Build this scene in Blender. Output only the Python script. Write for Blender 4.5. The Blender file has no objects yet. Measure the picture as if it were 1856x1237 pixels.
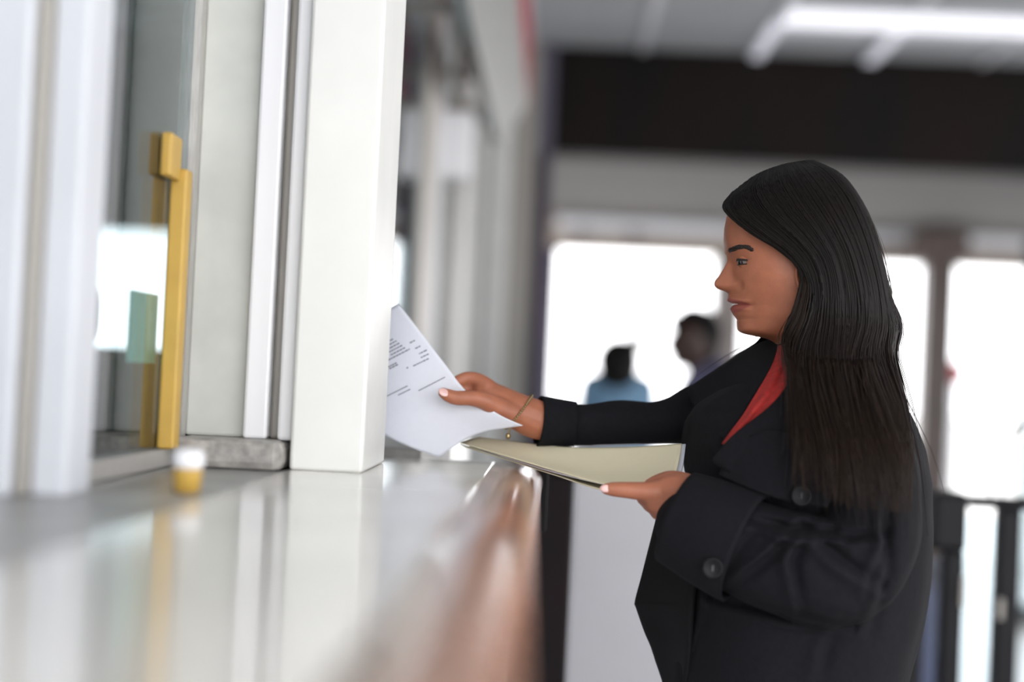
import bpy, bmesh, math, random
import numpy as np
from mathutils import Vector, Matrix
random.seed(7); rng = np.random.default_rng(7)
sc = bpy.context.scene
COL = sc.collection

# ------------------------------------------------------------------ camera, world, exposure
W_PX, H_PX = 1856, 1237
LENS = 60.0
F = LENS / 36.0 * W_PX
CAM = Vector((0.0, 0.0, 1.30))
YAW = math.atan((1005 - 928) / F)          # +Y vanishes right of the frame centre
PITCH = math.atan((690 - 618.5) / F)
ROLL = math.radians(2.7)
fwd = Vector((-math.sin(YAW) * math.cos(PITCH), math.cos(YAW) * math.cos(PITCH), math.sin(PITCH)))
right0 = fwd.cross(Vector((0, 0, 1))).normalized()
up0 = right0.cross(fwd).normalized()
right = right0 * math.cos(ROLL) + up0 * math.sin(ROLL)
up = up0 * math.cos(ROLL) - right0 * math.sin(ROLL)
cam_data = bpy.data.cameras.new('camera')
cam = bpy.data.objects.new('camera', cam_data); COL.objects.link(cam)
cam.matrix_world = Matrix(((right.x, up.x, -fwd.x, CAM.x), (right.y, up.y, -fwd.y, CAM.y),
                           (right.z, up.z, -fwd.z, CAM.z), (0, 0, 0, 1)))
cam_data.lens = LENS; cam_data.sensor_width = 36.0; cam_data.sensor_fit = 'HORIZONTAL'
cam_data.clip_start = 0.02; cam_data.clip_end = 400
cam_data.dof.use_dof = True
cam_data.dof.focus_distance = 2.22
cam_data.dof.aperture_fstop = 1.45
sc.camera = cam

world = bpy.data.worlds.new('overcast_sky'); sc.world = world; world.use_nodes = True
bg = world.node_tree.nodes['Background']
bg.inputs['Color'].default_value = (0.98, 0.98, 1.0, 1); bg.inputs['Strength'].default_value = 4.6
sc.view_settings.view_transform = 'Standard'; sc.view_settings.look = 'None'
sc.view_settings.gamma = 1.0; sc.view_settings.exposure = 0.0
sc.view_settings.use_curve_mapping = False


def at(px, py, Y):
    """world point on the photo ray (px,py) at world depth Y"""
    d = fwd + right * ((px - 928) / F) + up * (-(py - 618.5) / F)
    return CAM + d * (Y / d.y)

# ------------------------------------------------------------------ materials
MATS = {}

def mat(name, col, rough=0.5, metal=0.0, noise=0.0, nscale=20.0, bump=0.0, bscale=60.0, spec=0.5,
        emit=None, estr=0.0, sheen=0.0, coat=0.0, stretch=None, sss=0.0, attr=None, col2=None):
    if name in MATS: return MATS[name]
    m = bpy.data.materials.new(name); m.use_nodes = True
    nt = m.node_tree; b = nt.nodes['Principled BSDF']
    b.inputs['Base Color'].default_value = (*col, 1)
    b.inputs['Roughness'].default_value = rough; b.inputs['Metallic'].default_value = metal
    b.inputs['Specular IOR Level'].default_value = spec
    if sheen: b.inputs['Sheen Weight'].default_value = sheen
    if coat: b.inputs['Coat Weight'].default_value = coat; b.inputs['Coat Roughness'].default_value = 0.08
    if sss:
        b.inputs['Subsurface Weight'].default_value = sss
        b.inputs['Subsurface Radius'].default_value = (0.012, 0.005, 0.003)
        b.inputs['Subsurface Scale'].default_value = 0.6
    if emit:
        b.inputs['Emission Color'].default_value = (*emit, 1); b.inputs['Emission Strength'].default_value = estr
    tc = nt.nodes.new('ShaderNodeTexCoord')
    vec = tc.outputs['Object']
    if stretch:
        mp = nt.nodes.new('ShaderNodeMapping'); mp.inputs['Scale'].default_value = stretch
        nt.links.new(vec, mp.inputs['Vector']); vec = mp.outputs['Vector']
    out = None
    if noise or col2:
        n = nt.nodes.new('ShaderNodeTexNoise'); n.inputs['Scale'].default_value = nscale; n.inputs['Detail'].default_value = 5
        nt.links.new(vec, n.inputs['Vector'])
        mx = nt.nodes.new('ShaderNodeMix'); mx.data_type = 'RGBA'
        c2 = col2 if col2 else tuple(max(0, c * (1 - noise)) for c in col)
        c1 = col if col2 else tuple(min(1, c * (1 + noise * .5)) for c in col)
        mx.inputs['A'].default_value = (*c1, 1); mx.inputs['B'].default_value = (*c2, 1)
        rp = nt.nodes.new('ShaderNodeValToRGB'); rp.color_ramp.elements[0].position = .35; rp.color_ramp.elements[1].position = .65
        nt.links.new(n.outputs['Fac'], rp.inputs['Fac']); nt.links.new(rp.outputs['Color'], mx.inputs['Factor'])
        out = mx.outputs['Result']
    if attr:
        a = nt.nodes.new('ShaderNodeAttribute'); a.attribute_name = attr[0]
        m2 = nt.nodes.new('ShaderNodeMix'); m2.data_type = 'RGBA'
        if out: nt.links.new(out, m2.inputs['A'])
        else: m2.inputs['A'].default_value = (*col, 1)
        m2.inputs['B'].default_value = (*attr[1], 1)
        nt.links.new(a.outputs['Fac'], m2.inputs['Factor']); out = m2.outputs['Result']
    if out: nt.links.new(out, b.inputs['Base Color'])
    if bump:
        n2 = nt.nodes.new('ShaderNodeTexNoise'); n2.inputs['Scale'].default_value = bscale; n2.inputs['Detail'].default_value = 4
        nt.links.new(vec, n2.inputs['Vector'])
        bp = nt.nodes.new('ShaderNodeBump'); bp.inputs['Strength'].default_value = bump; bp.inputs['Distance'].default_value = .01
        nt.links.new(n2.outputs['Fac'], bp.inputs['Height']); nt.links.new(bp.outputs['Normal'], b.inputs['Normal'])
    MATS[name] = m
    return m


def glass_mat(name, tint, ior=1.5):
    m = bpy.data.materials.new(name); m.use_nodes = True; nt = m.node_tree
    nt.nodes.clear()
    o = nt.nodes.new('ShaderNodeOutputMaterial'); mx = nt.nodes.new('ShaderNodeMixShader')
    t = nt.nodes.new('ShaderNodeBsdfTransparent'); t.inputs['Color'].default_value = (*tint, 1)
    g = nt.nodes.new('ShaderNodeBsdfGlossy'); g.inputs['Roughness'].default_value = 0.02
    fr = nt.nodes.new('ShaderNodeFresnel'); fr.inputs['IOR'].default_value = ior
    ge = nt.nodes.new('ShaderNodeNewGeometry'); mi = nt.nodes.new('ShaderNodeMix')      # same Fresnel on both faces of the pane
    mi.inputs['A'].default_value = ior; mi.inputs['B'].default_value = 1 / ior
    nt.links.new(ge.outputs['Backfacing'], mi.inputs['Factor']); nt.links.new(mi.outputs['Result'], fr.inputs['IOR'])
    nt.links.new(fr.outputs[0], mx.inputs[0]); nt.links.new(t.outputs[0], mx.inputs[1]); nt.links.new(g.outputs[0], mx.inputs[2])
    nt.links.new(mx.outputs[0], o.inputs[0]); MATS[name] = m
    return m

M_white = mat('painted_white', (0.80, 0.80, 0.77), 0.45, noise=.05, nscale=6)
M_whitecool = mat('painted_cool_white', (0.61, 0.63, 0.67), 0.45, noise=.04, nscale=6)
M_panel = mat('painted_grey_green', (0.60, 0.61, 0.57), 0.5, noise=.1, nscale=9)
M_strip = mat('gloss_white', (0.86, 0.86, 0.88), 0.3)
M_gapgrey = mat('aluminium_grey', (0.34, 0.32, 0.29), 0.45, metal=.2)
M_alu = mat('brushed_aluminium', (0.52, 0.50, 0.47), 0.38, metal=.35, noise=.15, nscale=30, stretch=(20, 20, 1))
M_beigeframe = mat('beige_frame', (0.48, 0.45, 0.40), .5, noise=.08)
M_top = mat('polished_counter_stone', (0.74, 0.72, 0.67), 0.22, noise=.10, nscale=4, coat=.5)
M_nose = mat('polished_brown_stone', (0.50, 0.21, 0.11), 0.24, noise=.35, nscale=5, coat=.3, col2=(0.40, 0.21, 0.14))
M_sill = mat('grey_sill_stone', (0.33, 0.33, 0.32), .35, noise=.25, nscale=14)
M_block = mat('grey_granite', (0.40, 0.38, 0.355), .5, noise=.35, nscale=60)
M_dark = mat('dark_brown_panel', (0.0060, 0.0050, 0.0048), .7, spec=.15, noise=.5, nscale=2.2, col2=(0.011, 0.0062, 0.005), stretch=(1, 1, .5))
M_ceil = mat('ceiling_tile_white', (0.40, 0.42, 0.44), .9, bump=.1, bscale=200, noise=.06, nscale=3)
M_tbar = mat('ceiling_grid_white', (0.75, 0.77, 0.82), .4)
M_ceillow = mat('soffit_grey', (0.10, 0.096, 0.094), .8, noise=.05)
M_wall = mat('wall_beige', (0.34, 0.29, 0.25), .8, noise=.08, nscale=4)
M_brown = mat('dark_brown_wood', (0.085, 0.055, 0.045), .4, noise=.4, nscale=6, stretch=(8, 8, .6))
M_grey = mat('warm_grey_frame', (0.22, 0.19, 0.18), .5, noise=.1)
M_floor = mat('floor_terrazzo', (0.42, 0.40, 0.38), .25, noise=.2, nscale=80)
M_out = mat('pale_paving', (0.6, 0.6, 0.58), .8, noise=.1, nscale=2)
M_black = mat('black_metal', (0.006, 0.006, 0.008), .5, noise=.2, spec=.2)
M_blackred = mat('dark_maroon_panel', (0.014, 0.005, 0.006), .5, noise=.6, nscale=5, col2=(0.006, 0.006, 0.008), spec=.2)
M_cab = mat('light_grey_laminate', (0.58, 0.58, 0.61), .5, noise=.05, nscale=3)
M_purple = mat('purple_panel', (0.030, 0.017, 0.040), .7, noise=.1)
M_lav = mat('lavender_panel', (0.085, 0.075, 0.11), .5)
M_red = mat('red_sign_band', (0.36, 0.035, 0.05), .5, noise=.1)
M_signgrey = mat('sign_box_grey', (0.25, 0.25, 0.24), .45, noise=.1)
M_yellow = mat('yellow_paint', (0.58, 0.36, 0.07), .45, noise=.1, nscale=12)
M_mint = mat('mint_reflection', (0.28, 0.70, 0.52), .6)
M_booth = mat('booth_wall', (0.22, 0.21, 0.20), .8, noise=.15, nscale=3)
M_boothdark = mat('booth_dark_panel', (0.030, 0.045, 0.050), .6, noise=.3, nscale=2)
M_glass = glass_mat('window_glass', (0.72, 0.80, 0.82), 1.45)
M_blueglass = glass_mat('blue_glass', (0.30, 0.36, 0.52), 1.45)
M_clear = glass_mat('clear_glass', (0.86, 0.93, 0.96), 1.45)
M_lamp = mat('lamp_diffuser', (0.9, 0.9, 0.95), .5, emit=(0.92, 0.92, 1.0), estr=0.85)
def paper_mat(name, col, tr):
    m = bpy.data.materials.new(name); m.use_nodes = True; nt = m.node_tree; nt.nodes.clear()
    o = nt.nodes.new('ShaderNodeOutputMaterial'); mx = nt.nodes.new('ShaderNodeMixShader'); mx.inputs[0].default_value = tr
    d = nt.nodes.new('ShaderNodeBsdfDiffuse'); t = nt.nodes.new('ShaderNodeBsdfTranslucent')
    n = nt.nodes.new('ShaderNodeTexNoise'); n.inputs['Scale'].default_value = 30; c = nt.nodes.new('ShaderNodeMix'); c.data_type = 'RGBA'
    c.inputs['A'].default_value = (*col, 1); c.inputs['B'].default_value = (*[q * .96 for q in col], 1)
    nt.links.new(n.outputs['Fac'], c.inputs['Factor'])
    for b in (d, t): nt.links.new(c.outputs['Result'], b.inputs['Color'])
    nt.links.new(d.outputs[0], mx.inputs[1]); nt.links.new(t.outputs[0], mx.inputs[2]); nt.links.new(mx.outputs[0], o.inputs[0])
    MATS[name] = m
    return m
M_lamp2 = mat('lamp_side_diffuser', (0.9, 0.9, 0.95), .5, emit=(0.85, 0.87, 1.0), estr=0.42)
M_paper = paper_mat('white_paper', (0.86, 0.88, 0.95), .25)
M_ink = mat('printed_ink', (0.16, 0.16, 0.20), .7)
M_folder = paper_mat('manila_card', (0.84, 0.77, 0.56), .12)
M_skin = mat('skin', (0.385, 0.138, 0.074), .5, noise=.10, nscale=45, bump=.06, bscale=400, sss=.12,
             attr=('lip', (0.30, 0.080, 0.060)))
M_nail = mat('pink_nail', (0.72, 0.45, 0.42), .22, coat=.5)
M_coat = mat('black_wool', (0.0064, 0.0064, 0.0088), .88, noise=.2, nscale=160, bump=.12, bscale=700, sheen=.0, spec=.2)
M_coat2 = mat('black_lining', (0.006, 0.006, 0.007), .8, spec=.2)
M_button = mat('black_horn_button', (0.0045, 0.0045, 0.006), .5, spec=.2)
M_thread = mat('grey_thread', (0.16, 0.16, 0.17), .6)
M_scarf = mat('red_knit', (0.44, 0.022, 0.018), .75, noise=.3, nscale=60, bump=.3, bscale=260)
M_hair = mat('dark_brown_hair', (0.0050, 0.0040, 0.0036), .5, noise=.4, nscale=20, stretch=(8, 8, 1), spec=.22, col2=(0.0075, 0.0052, 0.0042), attr=('tip', (0.030, 0.0165, 0.0105)))
M_hairbase = mat('black_hair_base', (0.0040, 0.0034, 0.0032), .6, spec=.15)
M_eye = mat('eye_white', (0.20, 0.17, 0.155), .12)
M_iris = mat('dark_iris', (0.012, 0.008, 0.006), .06, coat=1.0)
M_brow = mat('eyebrow_hair', (0.016, 0.010, 0.008), .6)
M_teeth = mat('teeth', (0.72, 0.68, 0.62), .25)
M_gold = mat('antique_gold', (0.36, 0.27, 0.14), .32, metal=1.0)
M_trouser = mat('dark_trousers', (0.02, 0.02, 0.025), .85)
M_shoe = mat('black_leather', (0.012, 0.011, 0.011), .35)
M_lavshirt = mat('lavender_shirt', (0.16, 0.165, 0.28), .8, noise=.1)
M_blueshirt = mat('light_blue_blouse', (0.17, 0.31, 0.46), .8, noise=.15, nscale=6)
M_darkskin = mat('background_skin', (0.05, 0.026, 0.02), .5)

# ------------------------------------------------------------------ mesh helpers
def finish(me, mat_, smooth):
    if mat_: me.materials.append(mat_)
    if smooth: me.polygons.foreach_set('use_smooth', [True] * len(me.polygons))
    me.update()
    return me


def link(name, me, parent=None):
    o = bpy.data.objects.new(name, me); COL.objects.link(o)
    if parent:
        o.parent = parent
        root = Matrix.Identity(4); p = parent; chain = []
        while p: chain.append(p); p = p.parent
        w = Matrix.Identity(4)
        for q in reversed(chain): w = w @ q.matrix_parent_inverse @ q.matrix_basis
        o.matrix_parent_inverse = w.inverted()
    return o


def mk(name, verts, faces, mat_, parent=None, smooth=True):
    me = bpy.data.meshes.new(name)
    me.from_pydata([tuple(v) for v in verts], [], faces)
    bm = bmesh.new(); bm.from_mesh(me); bmesh.ops.recalc_face_normals(bm, faces=bm.faces); bm.to_mesh(me); bm.free()
    return link(name, finish(me, mat_, smooth), parent)


def tag(o, label, cat, group=None):
    o['label'] = label; o['category'] = cat
    if group: o['group'] = group
    return o


def struct(o, label=None):
    o['kind'] = 'structure'
    if label: o['label'] = label
    return o


def empty(name, loc):
    o = bpy.data.objects.new(name, None); o.location = loc; o.empty_display_size = .1; COL.objects.link(o)
    return o


def box(name, x0, x1, y0, y1, z0, z1, mat_, parent=None, bevel=0.0):
    bm = bmesh.new(); bmesh.ops.create_cube(bm, size=1.0)
    for v in bm.verts:
        v.co = Vector((x0 + (v.co.x + .5) * (x1 - x0), y0 + (v.co.y + .5) * (y1 - y0), z0 + (v.co.z + .5) * (z1 - z0)))
    if bevel: bmesh.ops.bevel(bm, geom=list(bm.edges), offset=bevel, segments=2, affect='EDGES', profile=.5)
    me = bpy.data.meshes.new(name); bm.to_mesh(me); bm.free()
    return link(name, finish(me, mat_, False), parent)


def boxes(name, blist, mat_, parent=None):
    bm = bmesh.new()
    for (x0, x1, y0, y1, z0, z1) in blist:
        r = bmesh.ops.create_cube(bm, size=1.0)
        for v in r['verts']:
            v.co = Vector((x0 + (v.co.x + .5) * (x1 - x0), y0 + (v.co.y + .5) * (y1 - y0), z0 + (v.co.z + .5) * (z1 - z0)))
    me = bpy.data.meshes.new(name); bm.to_mesh(me); bm.free()
    return link(name, finish(me, mat_, False), parent)


def catmull(P, n):
    P = np.asarray(P, float); k = len(P)
    ts = np.linspace(0, k - 1, n); out = []
    for t in ts:
        i = min(int(t), k - 2); f = t - i
        p1, p2 = P[i], P[i + 1]
        p0 = P[i - 1] if i > 0 else 2 * p1 - p2
        p3 = P[i + 2] if i + 2 < k else 2 * p2 - p1
        out.append(.5 * ((2 * p1) + (-p0 + p2) * f + (2 * p0 - 5 * p1 + 4 * p2 - p3) * f * f + (-p0 + 3 * p1 - 3 * p2 + p3) * f ** 3))
    return np.array(out)


def tube_geo(P, R, sides=12, flat=None, cap=True):
    """tapered tube with rounded ends. P (n,3), R (n,)"""
    P = np.asarray(P, float); R = np.asarray(R, float); n = len(P)
    T = np.gradient(P, axis=0); T /= (np.linalg.norm(T, axis=1)[:, None] + 1e-12)
    ref = np.array([0, 0, 1.0]) if abs(T[0][2]) < .9 else np.array([0, 1.0, 0])
    V = []; Fc = []
    u = np.cross(T[0], ref); u /= np.linalg.norm(u)
    rings = []
    items = []
    if cap:
        for a in (80, 50, 25): items.append((P[0] - T[0] * R[0] * math.sin(math.radians(a)), R[0] * math.cos(math.radians(a)), T[0]))
    for i in range(n): items.append((P[i], R[i], T[i]))
    if cap:
        for a in (25, 50, 80): items.append((P[-1] + T[-1] * R[-1] * math.sin(math.radians(a)), R[-1] * math.cos(math.radians(a)), T[-1]))
    for (c, r, t) in items:
        u = u - t * np.dot(u, t); u /= (np.linalg.norm(u) + 1e-12); w = np.cross(t, u)
        base = len(V)
        for k in range(sides):
            a = 2 * math.pi * k / sides
            V.append(c + r * (math.cos(a) * u + math.sin(a) * w))
        rings.append(base)
    for a, b in zip(rings[:-1], rings[1:]):
        for k in range(sides):
            k2 = (k + 1) % sides
            Fc.append((a + k, a + k2, b + k2, b + k))
    Fc.append(tuple(rings[0] + k for k in reversed(range(sides)))); Fc.append(tuple(rings[-1] + k for k in range(sides)))
    return V, Fc


def chain_geo(pts, n=None, sides=14):
    """pts list of (Vector, radius)"""
    A = np.array([[*p, r] for p, r in pts])
    n = n or max(8, 6 * len(pts))
    C = catmull(A, n) if len(A) > 2 else np.linspace(A[0], A[-1], n)
    return tube_geo(C[:, :3], np.maximum(C[:, 3], .002), sides)


def merge(*geos):
    V = []; Fc = []
    for v, f in geos:
        b = len(V); V += [tuple(p) for p in v]; Fc += [tuple(i + b for i in q) for q in f]
    return V, Fc


def remeshed(V, Fc, voxel, smooth_it=4, sm=.5):
    me = bpy.data.meshes.new('tmp'); me.from_pydata([tuple(v) for v in V], [], Fc)
    bm = bmesh.new(); bm.from_mesh(me); bmesh.ops.recalc_face_normals(bm, faces=bm.faces); bm.to_mesh(me); bm.free()
    o = bpy.data.objects.new('tmp', me); COL.objects.link(o)
    r = o.modifiers.new('r', 'REMESH'); r.mode = 'VOXEL'; r.voxel_size = voxel
    s = o.modifiers.new('s', 'SMOOTH'); s.iterations = smooth_it; s.factor = sm
    dg = bpy.context.evaluated_depsgraph_get(); ev = o.evaluated_get(dg)
    m2 = bpy.data.meshes.new_from_object(ev)
    n = len(m2.vertices); co = np.empty(n * 3); m2.vertices.foreach_get('co', co)
    faces = [tuple(p.vertices) for p in m2.polygons]
    bpy.data.objects.remove(o); bpy.data.meshes.remove(me); bpy.data.meshes.remove(m2)
    return co.reshape(-1, 3), faces


def grid_faces(nu, nv, closed_u=False, off=0):
    Fc = []
    for j in range(nv - 1):
        for i in range(nu if closed_u else nu - 1):
            i2 = (i + 1) % nu
            Fc.append((off + j * nu + i, off + j * nu + i2, off + (j + 1) * nu + i2, off + (j + 1) * nu + i))
    return Fc


def patch(name, rows, mat_, parent, thick=.004, nu=20, nv=20, ripple=None):
    """smooth sheet through rows of world points"""
    R = [catmull(np.array([tuple(p) for p in r]), nu) for r in rows]
    R = np.array(R); G = np.zeros((nv, nu, 3))
    for i in range(nu): G[:, i] = catmull(R[:, i], nv)
    if ripple: G = ripple(G)
    o = mk(name, G.reshape(-1, 3), grid_faces(nu, nv), mat_, parent)
    if thick:
        s = o.modifiers.new('thickness', 'SOLIDIFY'); s.thickness = thick; s.offset = 0
    return o


def ellipsoid_geo(c, rx, ry, rz, nu=16, nv=10, rot=None):
    V = []
    for j in range(nv):
        th = math.pi * (j + .5) / nv
        for i in range(nu):
            a = 2 * math.pi * i / nu
            p = Vector((rx * math.sin(th) * math.cos(a), ry * math.sin(th) * math.sin(a), rz * math.cos(th)))
            if rot: p = rot @ p
            V.append(Vector(c) + p)
    Fc = grid_faces(nu, nv, True); Fc.append(tuple(range(nu))); Fc.append(tuple((nv - 1) * nu + i for i in range(nu)))
    return V, Fc

# ------------------------------------------------------------------ setting
ZC = 1.18                       # counter top
Z_CEIL = 3.09; Z_LOW = 2.53; Y_BEAM = 9.1; Y_FAR = 12.6
floor = struct(box('floor', -3.0, 6.0, -6.0, 12.9, -0.1, 0, M_floor), 'grey polished hall floor')
struct(box('floor', -60, 60, 12.9, 150, -0.12, -0.02, M_out), 'pale paving outside the far doors')

# main ceiling with tiles and grid bars
ceiling = struct(box('ceiling', -3.0, 6.0, -0.8, Y_BEAM + .02, Z_CEIL + .03, Z_CEIL + .15, M_ceil), 'grey tiled hall ceiling')
TX0 = -.20; TS = 0.6
tile_me = None; n_tile = 0
bar_z0 = Z_CEIL - .006
for i in range(0, 10):
    for j in range(0, 16):
        x = TX0 + i * TS; y = Y_BEAM - .05 - (j + 1) * TS
        if x < -.46 or x > 5.2 or y < -.7: continue
        if i in (2, 3, 4) and j == 1: continue          # the lamp sits here
        if tile_me is None:
            t = box('ceiling_tile', -TS / 2 + .02, TS / 2 - .02, -TS / 2 + .006, TS / 2 - .006, -.012, .012, M_ceil, None, .003)
            tile_me = t.data
            t.parent = ceiling
        else:
            t = bpy.data.objects.new('ceiling_tile', tile_me); COL.objects.link(t); t.parent = ceiling
        t.location = (x + TS / 2, y + TS / 2, Z_CEIL + .014)
for i in range(0, 11):
    x = TX0 + i * TS
    if -.46 < x < 5.6: box('grid_bar', x - .022, x + .022, -.7, Y_BEAM - .02, bar_z0, Z_CEIL + .02, M_tbar, ceiling)

lamp = empty('ceiling_light', (2.0, 8.2, Z_CEIL))
tag(lamp, 'long white fluorescent light panel set in the ceiling grid', 'ceiling light')
lx0 = TX0 + 2 * TS; lx1 = TX0 + 5 * TS
ly1 = Y_BEAM - .05 - TS; ly0 = ly1 - TS
boxes('frame', [(lx0, lx1, ly0, ly0 + .03, Z_CEIL - .012, Z_CEIL + .02), (lx0, lx1, ly1 - .03, ly1, Z_CEIL - .012, Z_CEIL + .02)], M_tbar, lamp)
box('diffuser', lx0 + .03, lx1 - .03, ly0 + .04, ly1 - .20, Z_CEIL - .016, Z_CEIL + .01, M_lamp, lamp, .004)
for k in (2, 3): box('side_diffuser', TX0 + k * TS - .03, TX0 + k * TS + .03, ly1 - .2, Y_BEAM - .03, Z_CEIL - .02, Z_CEIL - .007, M_lamp2, lamp)

# dark bulkhead, lower ceiling and far wall with doorways
trim1 = struct(box('trim_1', -.062, 6.0, Y_BEAM, Y_BEAM + .25, Z_LOW, Z_CEIL + .03, M_dark), 'wide dark brown fascia across the hall')
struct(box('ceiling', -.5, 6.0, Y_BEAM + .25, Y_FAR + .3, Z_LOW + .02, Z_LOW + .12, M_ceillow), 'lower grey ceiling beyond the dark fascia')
far = struct(box('wall_back', -.5, 6.0, Y_FAR, Y_FAR + .25, 2.30, Z_LOW + .05, M_wall), 'beige lintel wall above the far doorways')
for (a, b) in ((1.16, 1.38), (4.1, 6.0)): box('pier', a, b, Y_FAR, Y_FAR + .25, 0, 2.30, M_grey, far)
box('pier', -.5, .0, Y_FAR, Y_FAR + .25, 0, 2.30, M_lav, far)
for (xa, xb, zt) in ((.12, .16, 2.5), (.50, .56, 2.5)): box('bracket', xa, xb, Y_FAR - .05, Y_FAR, 2.30, zt - .05, M_grey, far)
col = empty('column', (2.74, 12.35, 0))
tag(col, 'dark brown column between the far doorways at right', 'column')
boxes('shaft', [(2.63, 2.85, 12.25, 12.47, 0.08, 2.28)], M_brown, col)
box('capital', 2.56, 2.92, 12.18, 12.54, 2.28, 2.50, M_brown, col, .01)
box('base', 2.58, 2.90, 12.2, 12.52, 0, .08, M_brown, col, .01)
struct(box('trim_2', -.02, 4.1, Y_FAR - .03, Y_FAR, 2.44, 2.52, M_tbar), 'pale strip along the top of the far wall')

# wall on the right, out of the picture, with tall windows that let daylight in
wr = struct(boxes('wall_right', [(5.9, 6.1, -.8, 12.9, 0, .6), (5.9, 6.1, -.8, 12.9, 2.8, 3.2)] +
            [(5.9, 6.1, y, y + .3, .6, 2.8) for y in (-.8, 3, 6, 9, 12.4)], M_wall), 'beige side wall with tall windows')

# ---- ticket-window wall on the left
Z_WT = 2.9
wl = struct(boxes('wall_left', [(-.60, -.50, -.8, 9.0, 0, ZC - .06), (-.56, -.46, -.8, 9.0, 2.75, 3.12)], M_whitecool), 'white ticket counter wall')
sill = struct(box('trim_3', -.50, -.313, -1.0, 2.62, ZC - .06, ZC - .002, M_sill, None, .004), 'grey stone sill under the ticket windows')

def post(nm, x0, x1, y0, y1, z0, z1, m, bev=.004):
    return struct(box(nm, x0, x1, y0, y1, z0, z1, m, None, bev))

# near post and its pane edge
p = post('trim_4', -.457, -.425, 1.50, 1.58, ZC - .002, Z_WT, M_whitecool); p['label'] = 'blurred white post nearest the camera'
p = post('trim_5', -.470, -.457, 1.49, 1.60, ZC - .002, Z_WT, M_gapgrey); p['label'] = 'grey seal beside the nearest white post'
p = post('trim_6', -.560, -.470, 1.478, 1.56, ZC - .002, Z_WT, M_clear if False else M_whitecool); p['label'] = 'pale frame at the left picture edge'
# fin between the two windows
p = post('trim_7', -.312, -.223, 2.05, 2.31, ZC, Z_WT, M_white); p['label'] = 'wide white pillar standing on the counter'
p = post('trim_8', -.332, -.312, 2.07, 2.15, ZC + .034, Z_WT, M_strip); p['label'] = 'narrow white strip beside the pillar'
p = post('trim_9', -.346, -.332, 2.10, 2.16, ZC + .034, Z_WT, M_gapgrey); p['label'] = 'grey groove beside the pillar'
p = post('trim_10', -.376, -.346, 2.08, 2.16, ZC + .034, Z_WT, M_strip); p['label'] = 'bright white strip left of the grey groove'
p = post('trim_11', -.452, -.376, 2.10, 2.18, ZC + .034, Z_WT, M_panel); p['label'] = 'greyish panel right of the yellow bar'
p = post('trim_12', -.452, -.318, 2.02, 2.22, ZC - .002, ZC + .034, M_block, .01); p['label'] = 'rough grey stone block under the panel'

def window(nm, y0, y1, x, z0, z1, label, m=M_glass):
    w = struct(box(nm, x - .012, x + .012, y0, y0 + .025, z0, z1, M_alu), label)
    box('frame_post', x - .012, x + .012, y1 - .025, y1, z0, z1, M_alu, w)
    box('top_rail', x - .012, x + .012, y0 + .025, y1 - .025, z1 - .03, z1, M_alu, w)
    box('bottom_rail', x - .012, x + .012, y0 + .025, y1 - .025, z0, z0 + .02, M_alu, w)
    box('pane', x - .003, x + .003, y0 + .025, y1 - .025, z0 + .02, z1 - .03, m, w)
    return w
window('window_1', 1.60, 2.10, -.462, ZC, 2.75, 'ticket window between the near post and the panel')
window('window_2', .55, 1.47, -.575, ZC, 2.75, 'ticket window at the left picture edge')
window('window_3', 2.33, 5.55, -.462, ZC, 2.75, 'ticket window just beyond the white pillar')
p = post('trim_13', -.50, -.447, 5.55, 5.97, ZC - .02, 2.75, M_beigeframe); p['label'] = 'beige wall strip between the ticket windows'
p = post('trim_14', -.47, -.428, 5.97, 6.05, ZC - .02, 2.75, M_strip); p['label'] = 'bright white mullion beyond the pillar'
window('window_4', 6.05, 7.20, -.462, ZC, 2.75, 'narrow dark ticket window beyond the white mullion')
p = post('trim_15', -.50, -.445, 7.20, 7.60, ZC - .02, 2.75, M_gapgrey); p['label'] = 'grey strip beyond the narrow window'
p = post('trim_16', -.50, -.435, 7.60, 8.3, ZC - .02, 2.75, M_white); p['label'] = 'off white panel beyond the narrow window'
window('window_5', 8.3, 8.95, -.462, ZC, 2.75, 'farthest ticket window beside the grey column')
# end return wall and purple post
boxes_col = [(-.46, -.37, 9.0, 9.3, 0, 3.09), (-.35, -.24, 8.97, 9.3, 0, 3.09)]
p = struct(boxes('wall_end', [(-.46, -.405, 8.98, 9.3, 0, 3.1), (-.385, -.345, 8.96, 9.3, 0, 3.1), (-.335, -.275, 8.98, 9.3, 0, 3.1)], M_white), 'ribbed pale column at the end of the ticket wall')
struct(boxes('trim_17', [(-.405, -.385, 9.02, 9.3, 0, 3.1), (-.345, -.335, 9.02, 9.3, 0, 3.1), (-.275, -.135, 9.0, 9.3, 0, 3.1)], M_gapgrey), 'grey grooves and corner of the end column')
pp = struct(box('trim_18', -.135, -.062, 8.98, 9.28, 0, 2.50, M_purple), 'dark purple post at the end of the ticket wall')
box('upper_panel', -.135, -.062, 8.98, 9.28, 2.50, 3.10, M_lav, pp)
# booth interior
wb = struct(boxes('wall_booth', [(-3.0, -2.9, -1, 9.0, 0, 3.1), (-3.0, -.56, -1.1, -1.0, 0, 3.1)], M_booth), 'grey back wall inside the ticket booth')
struct(boxes('wall_booth', [(-2.9, -.56, 9.0, 9.1, 0, 1.2), (-2.9, -.56, 9.0, 9.1, 2.0, 3.1), (-2.9, -2.8, 9.0, 9.1, 1.2, 2.0),
                          (-1.75, -1.65, 9.0, 9.1, 1.2, 2.0), (-.75, -.56, 9.0, 9.1, 1.2, 2.0)], M_boothdark), 'end wall of the ticket booth with openings added for the bright glass reflection')  # openings added so the ticket glass shows a bright reflection

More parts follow.
